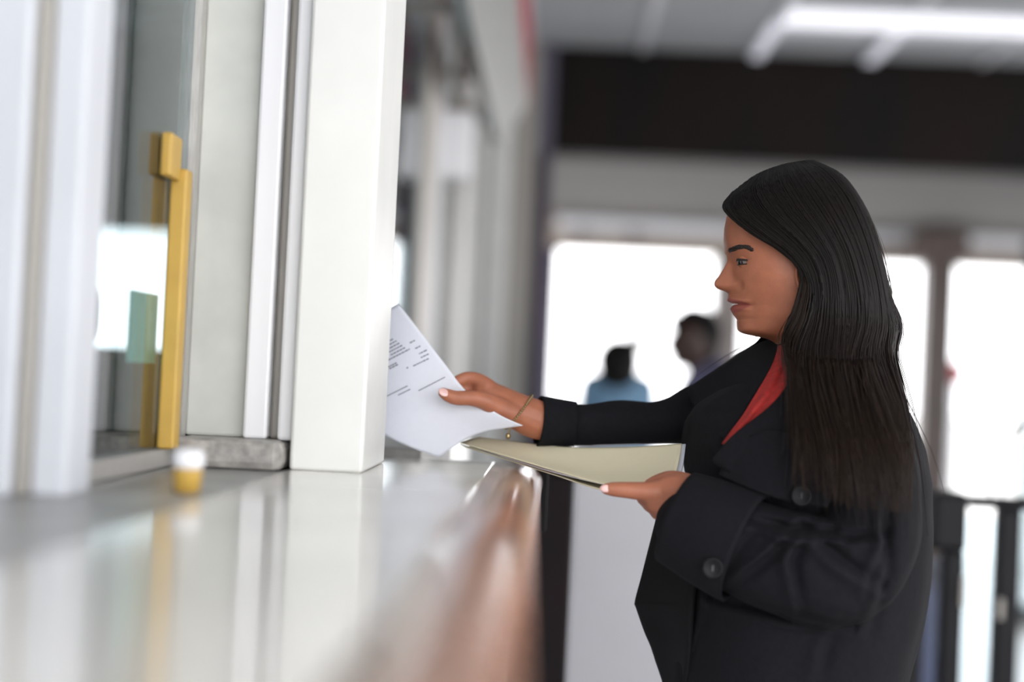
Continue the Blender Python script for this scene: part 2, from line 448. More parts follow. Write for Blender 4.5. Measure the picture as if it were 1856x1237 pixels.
# ---- counter
counter = empty('ticket_counter', (-.15, 1.0, 0))
tag(counter, 'long pale polished ticket counter with rounded brown edge', 'counter')
box('counter_top', -.313, -.078, -.8, 2.50, ZC - .05, ZC, M_top, counter, .003)
prof = []
for k in range(0, 13):
    a = math.pi / 2 - math.pi * k / 12
    prof.append((-.043 + .035 * math.cos(a), ZC - .026 + .026 * math.sin(a)))
prof = [(-.078, ZC)] + prof + [(-.078, ZC - .052)]
Vn = []; n = len(prof)
for yy in np.linspace(-.8, 2.47, 30): Vn += [(x, yy, z) for x, z in prof]
Vn += [(-.078 + (x + .078) * .6, 2.49, ZC - .026 + (z - ZC + .026) * .9) for x, z in prof]
Fn = grid_faces(n, 31, True) + [tuple(range(n)), tuple(30 * n + i for i in range(n))]
mk('edge_nosing', Vn, Fn, M_nose, counter)
box('front_panel', -.44, -.09, -.8, 2.46, 0, ZC - .05, M_cab, counter)
box('kick_plate', -.09, -.08, -.8, 2.46, 0, .12, M_black, counter)
tray = tag(box('end_strip', -.20, .0, 2.515, 2.535, ZC - .10, ZC - .003, M_black, None, .003), 'thin black strip closing the far counter end', 'trim strip')
ledge = struct(box('trim_19', -.44, -.19, 2.55, 3.4, ZC - .05, ZC + .012, M_alu, None, .004), 'grey ledge beyond the counter end')

# ---- small things on the window line
bar = empty('yellow_bar', (-.44, 1.95, ZC)); tag(bar, 'tall yellow bar standing against the ticket window', 'bar')
box('upright', -.4588, -.4385, 1.985, 2.015, ZC + .021, 1.53, M_yellow, bar, .003)
box('bracket', -.4588, -.446, 1.93, 1.985, 1.515, 1.565, M_yellow, bar, .003)
cup = empty('small_tub', (-.415, 1.93, ZC)); tag(cup, 'small white and yellow tub on the sill beside the stone block', 'tub')
def lathe(nm, c, prof, m, parent, n=24):
    V = []
    for r, z in prof: V += [(c[0] + r * math.cos(2 * math.pi * k / n), c[1] + r * math.sin(2 * math.pi * k / n), c[2] + z) for k in range(n)]
    Fc = grid_faces(n, len(prof), True) + [tuple(range(n)), tuple((len(prof) - 1) * n + k for k in range(n))]
    return mk(nm, V, Fc, m, parent)
cpt = at(338, 893, 1.62)
lathe('cup_body', (cpt.x, cpt.y, ZC - .002), [(.008, 0), (.0125, .002), (.014, .02), (.014, .024)], M_yellow, cup)
lathe('cup_lid', (cpt.x, cpt.y, ZC + .022), [(.0145, 0), (.015, .004), (.015, .014), (.012, .018)], M_strip, cup)
q = at(288, 605, 1.98)
reflection = tag(box('reflection_sheet', -.468, -.4665, 1.86, 1.99, q.z - .035, q.z + .045, M_mint), 'mint green card put in as a coloured sheet at the ticket window glass', 'reflection')  # greenish reflection in the pane, put in as a mint coloured sheet

# office chair inside the booth
och = empty('office_chair', (-1.05, 3.4, 0)); tag(och, 'dark office chair inside the booth behind the glass', 'chair')
def slab(nm, c, sx, sy, sz, m, parent, bev=.03):
    return box(nm, c[0] - sx / 2, c[0] + sx / 2, c[1] - sy / 2, c[1] + sy / 2, c[2] - sz / 2, c[2] + sz / 2, m, parent, bev)
slab('backrest', (-.92, 3.62, 1.12), .48, .08, .42, M_black, och); slab('seat', (-.92, 3.36, .62), .50, .48, .09, M_black, och)
slab('headrest', (-1.06, 3.62, 1.40), .16, .07, .12, M_black, och)
lathe('gas_lift', (-.92, 3.38, .08), [(.03, 0), (.03, .5)], M_black, och)
for k in range(5):
    a = k * 2 * math.pi / 5
    v, f_ = chain_geo([(Vector((-.92, 3.38, .10)), .025), (Vector((-.92 + .28 * math.cos(a), 3.38 + .28 * math.sin(a), .05)), .018)])
    mk('leg', v, f_, M_black, och)
slab('back_support', (-.92, 3.60, .80), .06, .04, .34, M_black, och, .01)

# sign box and red band along the wall
sgn = empty('hanging_sign', (-.2, 5.5, 2.26)); tag(sgn, 'long tilted grey sign box along the top of the ticket wall', 'sign box')
Vs = []
for yy in (3.2, 7.0):
    Vs += [(-.262, yy, 2.26), (-.155, yy, 2.44), (-.20, yy, 2.47), (-.31, yy, 2.29)]
mk('sign_body', Vs, [(0, 1, 2, 3), (7, 6, 5, 4), (0, 4, 5, 1), (1, 5, 6, 2), (2, 6, 7, 3), (3, 7, 4, 0)], M_signgrey, sgn, False)
for yy in (4.6, 6.4): box('hanger', -.25, -.235, yy, yy + .02, 2.44, 3.085, M_gapgrey, sgn)
for yy in (4.4, 5.4, 6.4): box('wall_bracket', -.46, -.27, yy + .3, yy + .32, 2.31, 2.34, M_gapgrey, sgn)
rb = tag(box('red_band', -.205, -.165, 5.2, 7.6, 2.52, 2.86, M_red, None, .004), 'red fascia band above the tilted sign box', 'sign band')
lamp2 = empty('wall_lamp', (-.40, 6.2, 2.2)); tag(lamp2, 'small white box lamp on the wall under the sign', 'wall lamp')
box('lamp_body', -.455, -.33, 6.1, 6.3, 2.02, 2.26, M_strip, lamp2, .01); box('lamp_cap', -.46, -.32, 6.09, 6.31, 2.26, 2.29, M_gapgrey, lamp2)

# ---- black post and white cabinet beyond the counter
bp_ = empty('black_bollard', (.015, 3.1, 0)); tag(bp_, 'black post with maroon side at the counter end', 'post')
box('post_body', -.06, .045, 2.95, 3.2, 0, 1.14, M_blackred, bp_, .006); box('post_cap', -.065, .05, 2.94, 3.21, 1.14, 1.16, M_black, bp_, .006)
cab = empty('white_cabinet', (.28, 3.75, 0)); tag(cab, 'light grey cabinet standing behind the counter end', 'cabinet')
box('cabinet_body', .055, .56, 3.5, 4.0, .05, 1.13, M_cab, cab, .004); box('cabinet_top', .05, .565, 3.49, 4.01, 1.13, 1.16, M_cab, cab, .004)
box('plinth', .07, .55, 3.53, 3.98, 0, .05, M_black, cab)

# ---- turnstile at right
ts = empty('turnstile_gate', (1.1, 4.0, 0)); tag(ts, 'black metal turnstile gate with glass panels at right', 'turnstile')
def tsx(px, py=1100, Y=3.94): return at(px, py, Y).x
zt = at(1720, 893, 3.9).z; zb = at(1720, 1000, 3.9).z
box('post', tsx(1709), tsx(1747), 3.94, 4.0, 0, zb, M_black, ts, .008)
box('card_reader', at(1690, 950, 3.9).x, at(1756, 950, 3.9).x, 3.90, 4.02, zb, zt, M_black, ts, .012)
box('rail', at(1757, 910, 3.94).x, tsx(1960), 3.94, 3.99, zt - .035, zt - .008, M_black, ts, .008)
box('post', tsx(1806), tsx(1848), 3.94, 4.0, 0, zt - .035, M_black, ts, .008)
box('post', tsx(1930), tsx(1972), 3.94, 4.0, 0, zt - .035, M_black, ts, .008)
box('post', tsx(1640), tsx(1676), 3.94, 4.0, 0, zb + .02, M_black, ts, .008)
box('glass_panel', tsx(1749), tsx(1804), 3.965, 3.973, .10, zt - .06, M_clear, ts)
box('glass_panel', tsx(1678), tsx(1707), 3.965, 3.973, .10, zb - .02, M_blueglass, ts)
box('latch', tsx(1739), tsx(1747), 3.925, 3.94, at(1742, 1100, 3.94).z, at(1742, 1045, 3.94).z, M_gapgrey, ts)
box('latch', tsx(1808), tsx(1816), 3.925, 3.94, at(1810, 1122, 3.94).z, at(1810, 1085, 3.94).z, M_gapgrey, ts)
fr = empty('glass_door', (3.5, 10.5, 0)); tag(fr, 'open glass door with dark green edge at the right', 'door')
xa = at(1845, 700, 10.4).x
box('stile', xa, xa + .06, 10.3, 10.36, 0, 2.3, M_boothdark, fr); box('pane', xa + .06, xa + 1.0, 10.32, 10.335, .1, 2.2, M_clear, fr)
box('top_rail', xa + .06, xa + 1.0, 10.3, 10.36, 2.2, 2.3, M_boothdark, fr); box('bottom_rail', xa + .06, xa + 1.0, 10.3, 10.36, 0, .1, M_boothdark, fr)
def wire(nm, pts, r, m, label, cat):
    v, f_ = chain_geo([(p, r) for p in pts], 24, 8)
    return tag(mk(nm, v, f_, m), label, cat)
zr = zt - .010
def on_rail(px, y_=3.965): q_ = at(px, 908, y_); return Vector((q_.x, y_, zr))
ca = at(1858, 625, 4.3); cb = at(1862, 735, 4.25)
wire('hanging_cable', [on_rail(1795), at(1799, 850, 4.0), at(1812, 760, 4.1), at(1835, 680, 4.2), ca, Vector((ca.x + .35, 4.5, 2.3)), Vector((ca.x + .5, 4.6, Z_CEIL + .01))], .0035, M_grey, 'thin grey cable curving from the ceiling down to the gate rail', 'cable')
wire('hanging_cable', [on_rail(1816), at(1822, 830, 4.05), at(1842, 770, 4.15), cb, Vector((cb.x + .45, 4.5, 2.2)), Vector((cb.x + .65, 4.6, Z_CEIL + .01))], .0035, M_grey, 'lower grey cable meeting the gate rail near its black post', 'cable')
sg = empty('street_sign', at(1735, 677, 14.0)); tag(sg, 'small red round sign outside the right doorway', 'sign')
c0 = at(1735, 677, 14.0)
Vd = [];
for yy in (0, .02): Vd += [(c0.x + .085 * math.cos(2 * math.pi * k / 24), c0.y + yy, c0.z + .085 * math.sin(2 * math.pi * k / 24)) for k in range(24)]
mk('sign_disc', Vd, grid_faces(24, 2, True) + [tuple(range(24)), tuple(range(24, 48))], M_red, sg)
box('sign_pole', c0.x - .02, c0.x + .02, c0.y + .02, c0.y + .06, -.02, c0.z + .1, M_whitecool, sg)

#PEOPLE
# ------------------------------------------------------------------ the woman at the counter
YW = 2.27

def wp(px, py, off=0.0): return at(px, py, YW + off)

person = empty('person', (wp(1450, 1237).x, YW, 0))
tag(person, 'woman in a long black coat and red scarf holding out a paper at the counter', 'person')

# --- head and neck as one lofted surface
_smooth = {}
def interp(tab, y):
    k = id(tab)
    if k not in _smooth:
        a = np.array(tab); yy = np.arange(a[0, 0], a[-1, 0] + .5, .5); v = np.interp(yy, a[:, 0], a[:, 1])
        sg = 1.1 if tab is T_PROF else 4.0
        if tab is T_BASE: sg = 2.5
        r = int(sg * 8); kx = np.arange(-r, r + 1) * .5; w = np.exp(-(kx / sg) ** 2 / 2); w /= w.sum()
        pad = np.concatenate([2 * v[0] - v[r:0:-1], v, 2 * v[-1] - v[-2:-r - 2:-1]])
        _smooth[k] = (yy, np.convolve(pad, w, 'valid'))
    return np.interp(y, *_smooth[k])
T_BASE = [(300, 1450), (316, 1420), (325, 1398), (340, 1366), (362, 1336), (390, 1318), (414, 1313), (435, 1312), (450, 1314), (457, 1316), (470, 1321), (488, 1324), (505, 1325), (520, 1324), (530, 1323), (545, 1325),
          (556, 1328), (565, 1330), (575, 1333), (585, 1336), (594, 1337), (600, 1339), (604, 1343), (607, 1352), (610, 1370), (614, 1392), (622, 1406), (640, 1416), (680, 1424), (760, 1430)]
T_PROF = [(300, 1450), (316, 1420), (325, 1398), (340, 1366), (362, 1336), (390, 1318), (414, 1313), (435, 1312), (450, 1314), (460, 1316.5), (468, 1317), (474, 1316), (480, 1313.5), (488, 1310), (495, 1306.5), (501, 1303), (505, 1299.3), (508, 1296.8), (511, 1295.2), (514, 1294.6), (517, 1294.8), (520, 1296.2), (523, 1299), (526, 1306),
          (529, 1315), (532, 1320), (538, 1319.5), (543, 1319.3), (546, 1320.5), (549, 1324.5), (551.5, 1329), (554, 1328.5), (557, 1327), (562, 1326.2), (567, 1327), (571, 1329), (576, 1333), (581, 1335.5),
          (587, 1336), (594, 1337), (600, 1339.3), (604, 1344), (607, 1353), (610, 1370), (614, 1392), (622, 1406), (640, 1416), (680, 1424), (760, 1430)]
T_BACK = [(300, 1460), (316, 1480), (330, 1510), (360, 1535), (390, 1545), (435, 1555), (470, 1549), (505, 1541), (530, 1530), (556, 1521), (600, 1515), (640, 1520), (680, 1530), (760, 1545)]
T_WID = [(300, .010), (316, .018), (322, .028), (335, .041), (360, .056), (390, .0685), (410, .073), (435, .0755), (470, .0745), (505, .073), (530, .070), (556, .065), (575, .0595), (590, .053), (600, .047), (607, .043), (612, .044), (622, .047), (660, .050), (700, .053), (760, .062)]
T_XC = [(300, 1460), (330, 1446), (390, 1440), (470, 1438), (560, 1440), (590, 1436), (602, 1432), (612, 1448), (625, 1462), (680, 1478), (760, 1490)]
T_NSIG = [(455, .010), (470, .0085), (488, .0095), (505, .0115), (516, .0125), (526, .0125), (534, .010)]
M2PX = F / YW
BUMPS = [  # px, py, sx, sy, mm
    (1336, 477, 14, 10, -3.6), (1329, 455, 22, 6, 1.6), (1376, 506, 30, 22, 2.2), (1323, 518, 8, 6, 4.4), (1337, 521, 5, 8, -2.2), (1349, 538, 6, 10, -.8),
    (1357, 557, 5, 5, -1.5), (1343, 579, 14, 4, -1.2), (1428, 572, 22, 20, 2.0), (1398, 432, 26, 24, -1.8), (1345, 596, 12, 8, 1.0)]
ys_head = np.concatenate([[316, 318], np.arange(320, 440, 3.0), np.arange(440, 582, 1.0), np.arange(582, 624, 1.5), np.arange(626, 760, 6.0)])
NA = 180
phi = np.concatenate([np.linspace(0, math.pi, NA)])
# more samples in front
ph = math.pi * (np.linspace(0, 1, NA) ** 1.35)
phis = np.concatenate([ph, -ph[1:-1][::-1]])

def head_ring(y):
    """for every angle: px and lateral metres (t<0 towards the camera)"""
    fb = interp(T_BASE, y); fp = interp(T_PROF, y); bk = interp(T_BACK, y); w = interp(T_WID, y); xc = interp(T_XC, y)
    c = np.cos(phis); s = np.sin(phis)
    e = np.interp(y, [300, 440, 490, 530, 556, 580, 600, 625], [1.0, .88, .93, 1.10, 1.18, 1.12, 1.0, 1.0])
    cx = np.sign(c) * np.abs(c) ** np.where(c > 0, e, 1.0)
    sx = np.sign(s) * np.abs(s) ** np.where(c > 0, e, 1.0)
    x = np.where(c > 0, xc - (xc - fb) * cx, xc + (bk - xc) * (-cx))
    t = -w * sx
    d = np.zeros_like(x)
    for bx_, by_, sgx, sgy, mm in BUMPS:
        k_ = (1 - np.exp(-(t / .0075) ** 2)) if by_ == 518 else 1.0
        d += k_ * mm * .001 * np.exp(-((x - bx_) / sgx) ** 2 - ((y - by_) / sgy) ** 2)
    if 535 < y < 580:      # lips: mouth line sinks, both lips swell, fading at the corner
        yc = 551.5 + np.clip(x - 1326, 0, 40) * .13; fade = np.clip((1357 - x) / 10, 0, 1)
        d += fade * (-.0026 * np.exp(-((y - yc) / 1.6) ** 2) + .0017 * np.exp(-((y - yc + 5.5) / 3.2) ** 2) + .0022 * np.exp(-((y - yc - 8) / 4.2) ** 2))
    d *= np.where(c > -.2, 1, 0)
    x2 = x - d * np.maximum(c, 0) ** 1.0 * M2PX
    t2 = t * (1 + d * np.abs(s) / np.maximum(np.abs(t), .012))
    dp = fb - fp
    if 455 < y < 536:
        sg = interp(T_NSIG, y)
        x2 = x2 - np.where(c > 0, dp * np.exp(-(np.abs(t) / sg) ** 2.2), 0)
    elif 536 <= y < 582:
        x2 = x2 - np.where(c > 0, dp * np.exp(-(np.abs(t) / .017) ** 2), 0)
    # lip mask
    lip = np.zeros_like(x)
    if 536 < y < 576:
        yc = 551.5 + np.clip(x - 1326, 0, 40) * .13
        k = np.clip((x - 1324) / 32, 0, 1)
        top = yc - 11 * (1 - k) - 1; bot = yc + 20 * (1 - k ** 1.5) + 1
        lip = np.clip((y - top) / 2, 0, 1) * np.clip((bot - y) / 3, 0, 1) * np.clip((1358 - x) / 4, 0, 1) * np.where(c > 0, 1, 0)
    return x2, t2, lip
T_top = None
HV = []; HL = []; ring_cache = {}
for y in ys_head:
    x2, t2, lip = head_ring(y); ring_cache[float(y)] = (x2, t2)
    for a in range(len(phis)):
        p = wp(x2[a], y, 0); p.y += t2[a]; HV.append(p); HL.append(lip[a])
nA = len(phis)
HF = grid_faces(nA, len(ys_head), True) + [tuple(range(nA)), tuple((len(ys_head) - 1) * nA + k for k in range(nA))]

def face_off(px, py, lift=0.0):
    """point on the camera-side face surface at photo column px (of the head's mid-plane), row py"""
    x2, t2, _ = head_ring(py)
    half = NA
    xs = x2[:half]; ts_ = t2[:half]
    k = np.argmin(np.abs(xs[8:110] - px)) + 8
    k = int(k)
    p = wp(px, py, 0); p.y += ts_[k] - lift
    return p

# --- hands (joined with the forearms) : camera-far right hand and camera-near left hand
def ch(*pts): return [(at(px, py, Y), r) for px, py, Y, r in pts]
right_hand = [
    ch((1280, 762, 2.42, .026), (1120, 766, 2.39, .020), (1010, 766, 2.374, .0235), (985, 764, 2.370, .0270), (962, 757, 2.366, .0275), (930, 741, 2.364, .0245), (902, 724, 2.366, .0205), (880, 709, 2.372, .0165)),
    ch((955, 752, 2.385, .022), (925, 734, 2.392, .021), (896, 716, 2.408, .017), (884, 708, 2.412, .014)),
    ch((938, 752, 2.352, .016), (905, 741, 2.342, .0155), (878, 727, 2.330, .0128), (852, 722, 2.3235, .0108), (828, 722, 2.3205, .0102), (812, 717, 2.3195, .0092), (803, 712, 2.319, .0075)),
    ch((884, 702, 2.366, .0125), (866, 690, 2.372, .0108), (846, 686, 2.372, .0095), (826, 694, 2.366, .0085), (812, 704, 2.361, .0075)),
    ch((890, 706, 2.378, .0125), (870, 700, 2.384, .0108), (850, 703, 2.380, .0096), (832, 711, 2.372, .0086), (818, 720, 2.366, .0078)),
    ch((892, 709, 2.406, .0118), (876, 702, 2.418, .0102), (856, 703, 2.416, .009), (838, 714, 2.404, .0082), (827, 725, 2.396, .0075)),
    ch((900, 718, 2.420, .0105), (884, 714, 2.430, .009), (866, 718, 2.428, .008), (852, 728, 2.418, .0072), (843, 738, 2.412, .0065)),
]
left_hand = [
    ch((1420, 1010, 2.06, .026), (1330, 960, 2.075, .028), (1268, 908, 2.095, .0275), (1240, 896, 2.103, .0255), (1212, 892, 2.106, .0215), (1192, 894, 2.108, .0165)),
    ch((1262, 918, 2.102, .023), (1230, 914, 2.105, .021), (1206, 915, 2.108, .0165)),
    ch((1240, 925, 2.106, .016), (1214, 930, 2.110, .0125)),
    ch((1205, 891, 2.103, .0155), (1180, 892, 2.102, .0130), (1152, 890, 2.102, .0112), (1124, 888, 2.102, .0100), (1106, 887, 2.102, .0086), (1098, 886.5, 2.102, .0072)),
    ch((1200, 904, 2.104, .0135), (1180, 903, 2.108, .0118), (1168, 902, 2.128, .0105), (1172, 896, 2.150, .0095), (1186, 892, 2.158, .0085)),
    ch((1208, 917, 2.104, .0128), (1188, 916, 2.109, .0112), (1178, 914, 2.130, .0100), (1182, 906, 2.150, .009), (1196, 902, 2.158, .008)),
    ch((1216, 930, 2.106, .0112), (1198, 931, 2.112, .0098), (1190, 928, 2.130, .0088), (1194, 920, 2.148, .008), (1206, 916, 2.155, .0072)),
    ch((1262, 890, 2.108, .0165), (1240, 877, 2.122, .0142), (1216, 870, 2.134, .0118), (1194, 874, 2.140, .0102), (1178, 879, 2.142, .0082)),
]
# torso, hips and legs under the clothes, one continuous figure with the arms
def tors(px, py, off, r): return (wp(px, py, off), r)
body_chains = right_hand + left_hand + [
    [tors(1478, 640, 0, .05), tors(1470, 720, 0, .085), tors(1462, 830, 0, .105), tors(1462, 960, 0, .095), tors(1470, 1100, 0, .11), tors(1470, 1200, 0, .12)],
    [tors(1480, 735, -.12, .055), tors(1466, 760, 0, .07), tors(1452, 745, .12, .055)],
    [tors(1520, 775, -.12, .04), tors(1556, 900, -.15, .036), tors(1535, 1015, -.18, .034), tors(1420, 1010, -.21, .026)],
    [tors(1400, 745, .13, .04), tors(1330, 758, .15, .034), tors(1280, 762, .15, .026)],
]
for sgn_ in (-1, 1):
    hip = wp(1470, 1190, .07 * sgn_)
    body_chains.append([(hip, .09), (Vector((hip.x, hip.y, .47)), .055), (Vector((hip.x + .02, hip.y, .30)), .05), (Vector((hip.x + .01, hip.y, .10)), .036)])
bV, bF = remeshed(*merge(*[chain_geo(c) for c in body_chains]), .0024, 5, .5)
V, Fc = merge((HV, HF), (bV, bF))
body = mk('body', V, Fc, M_skin, person)
la = body.data.attributes.new('lip', 'FLOAT', 'POINT')
la.data.foreach_set('value', np.concatenate([np.array(HL), np.zeros(len(bV))]).astype(np.float32))

# nails
def nail(c, ax, nrm, l, w):
    ax = Vector(ax).normalized(); nrm = Vector(nrm); nrm = (nrm - ax * nrm.dot(ax)).normalized(); sd = ax.cross(nrm)
    R = Matrix((ax, sd, nrm)).transposed()
    v, f_ = ellipsoid_geo(c, l, w, .0016, 16, 8, R)
    return mk('fingernail', v, f_, M_nail, person)
a0 = at(812, 717, 2.319); a1 = at(802, 711, 2.319)
nail(at(804, 711.5, 2.3115), a1 - a0, Vector((-.1, -1, .55)), .0075, .0058)
nail(at(1097, 886, 2.0960), at(1090, 886, 2.1) - at(1110, 887, 2.1), Vector((-.25, -1, .15)), .0066, .0050)

# --- eyes, brows, ear, teeth
ec = wp(1350, 476.5, -.0325)
for sgn_ in (-1, 1):
    c = Vector((wp(1351, 477).x, YW + sgn_ * .0320, wp(1351, 477).z))
    eo = mk('eye', *ellipsoid_geo(c, .0130, .0130, .0130, 24, 16), M_eye, person)
    # iris cap, gaze forward and slightly down
    g = Vector((-1, .16 * sgn_ , -.22)).normalized()
    g = Vector((-.93, -.20 if sgn_ < 0 else .1, -.26)).normalized()
    u_ = g.cross(Vector((0, 0, 1))).normalized(); v_ = u_.cross(g)
    iv = [c + g * .0137]
    for r_, h_ in ((.0022, .0136), (.0044, .0131), (.0062, .0122), (.0080, .0103)):
        iv += [c + g * h_ + (u_ * math.cos(2 * math.pi * k / 20) + v_ * math.sin(2 * math.pi * k / 20)) * r_ for k in range(20)]
    fcs = [(0, 1 + k, 1 + (k + 1) % 20) for k in range(20)] + grid_faces(20, 4, True, 1)
    mk('iris', iv, fcs, M_iris, eo)
    # lids: parts of a slightly larger sphere
    for nm, e0, e1 in (('upper_eyelid', 4, 88), ('lower_eyelid', -80, -22)):
        lv = []; nu = 26; nv = 10
        for j in range(nv):
            for i in range(nu):
                az = math.radians(-105 + 210 * i / (nu - 1))
                edge = abs(az) / math.radians(105)
                if e0 > 0: lo = math.radians(e0) * (1 - edge ** 2) + math.radians(-6) * edge ** 2; el = lo + (math.radians(e1) - lo) * j / (nv - 1)
                else: hi = math.radians(e1) * (1 - edge ** 2) + math.radians(-8) * edge ** 2; el = hi + (math.radians(e0) - hi) * j / (nv - 1)
                # forward axis turned outwards a little
                az2 = az + math.radians(20 * sgn_)
                d_ = Vector((-math.cos(el) * math.cos(az2), math.cos(el) * math.sin(az2), math.sin(el)))
                lv.append(c + d_ * .0140)
        lo_ = mk(nm, lv, grid_faces(nu, nv), M_skin, person)
        # lash line on the lid edge
        L = np.array([tuple(v) for v in lv[:nu]]); L = c + 0 * c if False else L
        L2 = np.array([tuple(c)]) + (L - np.array([tuple(c)])) * 1.03
        v, f_ = tube_geo(L2, np.interp(np.linspace(0, 1, nu), [0, .5, 1], [.0008, .0019 if e0 > 0 else .0009, .0008]), 6)
        mk('eyelashes', v, f_, M_brow, lo_)
# eyebrow strokes (near one on the surface, far one mirrored)
bv = []; bf = []
for k in range(150):
    s = k / 149
    px = 1317 + s * 34; py = np.interp(s, [0, .35, .7, 1], [458, 453, 453, 459]) + random.uniform(-4.2, 4.2) * (1 - .55 * s)
    p0 = face_off(px, py, .0006); p1 = face_off(px + random.uniform(4, 8), py - random.uniform(-.5, 2.5) * (1 - 1.6 * s), .0012)
    v, f_ = tube_geo([p0, (p0 + p1) / 2 + Vector((0, -.0004, 0)), p1], [.0008, .0008, .0003], 4, cap=False)
    b = len(bv); bv += [tuple(x) for x in v]; bf += [tuple(i + b for i in q) for q in f_]
for my in (False, True):
    o = mk('eyebrow', [(x[0], 2 * YW - x[1] if my else x[1], x[2]) for x in bv], bf, M_brow, person); o['kind'] = 'stuff'
# ear (near)
for sgn_ in (-1, 1):
    rows = []
    cen = Vector((wp(1447, 500).x, YW + sgn_ * .0775, wp(1447, 500).z))
    EP = [(0, .021), (50, .020), (100, .019), (150, .018), (200, .016), (250, .017), (300, .020), (330, .021)]
    ev = []
    nu = 36
    for (k_, lift) in ((1.0, .000), (1.0, .006), (.86, .008), (.72, .003), (.45, .001), (.1, .002)):
        for i in range(nu):
            a = 2 * math.pi * i / nu
            rx = .0155 * (1 + .12 * math.sin(a)); rz = .0285 if math.sin(a) > 0 else .0265
            ev.append(cen + Vector((rx * math.cos(a) * k_ - .10 * rz * math.sin(a) * k_ * -1, sgn_ * (lift + .004 * math.cos(a)), rz * math.sin(a) * k_)))
    mk('ear', ev, grid_faces(nu, 6, True) + [tuple(range(5 * nu, 6 * nu))], M_skin, person)
# teeth
tv = []; nu = 14
for j, z_ in enumerate((549.8, 551.8, 553.8)):
    for i in range(nu):
        a = math.radians(-62 + 124 * i / (nu - 1))
        p = wp(1329.6 + 11 * math.sin(a) ** 2, z_); p.y += math.sin(a) * .0185; tv.append(p)
mk('teeth', tv, grid_faces(nu, 3), M_teeth, person)

# --- coat: torso and sleeves fused, then creased
T_COAT = [  # py, left px, right px, half depth, depth shift
    (652, 1420, 1545, .060, .01), (668, 1395, 1570, .095, .01), (685, 1360, 1592, .122, .01), (705, 1310, 1612, .148, .012), (730, 1265, 1632, .168, .012), (765, 1242, 1652, .188, .01), (810, 1238, 1668, .190, .005),
    (870, 1246, 1678, .190, 0), (950, 1250, 1681, .190, 0), (1040, 1246, 1676, .195, 0), (1120, 1236, 1662, .200, 0), (1237, 1214, 1632, .205, 0), (1400, 1190, 1640, .215, 0), (1600, 1170, 1665, .225, 0), (1840, 1150, 1690, .235, 0)]
A = np.array(T_COAT, float)
yy_ = np.concatenate([np.arange(652, 1240, 9.0), np.arange(1250, 1841, 30.0)])
cv = []; nu = 72
for y in yy_:
    xl, xr, hd, sh = [np.interp(y, A[:, 0], A[:, k]) for k in (1, 2, 3, 4)]
    for i in range(nu):
        a = 2 * math.pi * i / nu
        c_, s_ = math.cos(a), math.sin(a)
        e = .86
        x = (xl + xr) / 2 + (xr - xl) / 2 * math.copysign(abs(c_) ** e, c_); o_ = sh + hd * math.copysign(abs(s_) ** e, s_)
        cv.append(wp(x, y, 0) + Vector((0, o_, 0)))
cf = grid_faces(nu, len(yy_), True) + [tuple(range(nu)), tuple((len(yy_) - 1) * nu + k for k in range(nu))]
near_sleeve = [[tors(1540, 762, -.12, .050), tors(1566, 830, -.140, .060), tors(1576, 910, -.160, .064), tors(1562, 990, -.180, .067), tors(1512, 1038, -.200, .067),
                tors(1430, 1022, -.205, .064), tors(1340, 988, -.195, .058), tors(1262, 955, -.178, .050)]]
far_sleeve = [[(at(1340, 760, 2.42), .062), (at(1275, 752, 2.42), .047), (at(1225, 762, 2.41), .035), (at(1180, 768, 2.40), .0295), (at(1125, 766, 2.392), .0315), (at(1060, 770, 2.384), .0290), (at(1015, 768, 2.377), .0300), (at(1000, 767, 2.375), .0305)]]
cV, cF = remeshed(*merge((cv, cf), *[chain_geo(c, 40, 20) for c in near_sleeve + far_sleeve]), .0045, 6, .5)

# creases along given photo lines on the camera side
def crease(Vv, lines):
    # project to photo pixels
    R_ = np.array([tuple(right), tuple(up), tuple(fwd)])
    rel = Vv - np.array(CAM)
    cc = rel @ R_.T
    px = 928 + F * cc[:, 0] / cc[:, 2]; py = 618.5 - F * cc[:, 1] / cc[:, 2]
    out = Vv.copy()
    side = Vv[:, 1] < YW + .06
    for pts, width, depth in lines:
        P = np.array(pts, float); best = np.full(len(Vv), 1e9); sd = np.zeros(len(Vv)); tt = np.zeros(len(Vv))
        L = len(P) - 1
        for k in range(L):
            a, b = P[k], P[k + 1]; ab = b - a; l2 = ab @ ab
            t = np.clip(((px - a[0]) * ab[0] + (py - a[1]) * ab[1]) / l2, 0, 1)
            dx = px - (a[0] + t * ab[0]); dy = py - (a[1] + t * ab[1]); d = np.hypot(dx, dy)
            m = d < best
            best[m] = d[m]; sd[m] = ((dx * -ab[1] + dy * ab[0]) / math.sqrt(l2))[m]; tt[m] = ((k + t) / L)[m]
        fade = np.sin(np.clip(tt, 0.04, .96) * math.pi) ** .5
        prof = -depth * np.exp(-(sd / width) ** 2) * (best < width * 3) + depth * .7 * np.exp(-((sd - width * 1.8) / width) ** 2) * (best < width * 4)
        out[:, 1] += np.where(side, -prof * fade, 0)
    return out
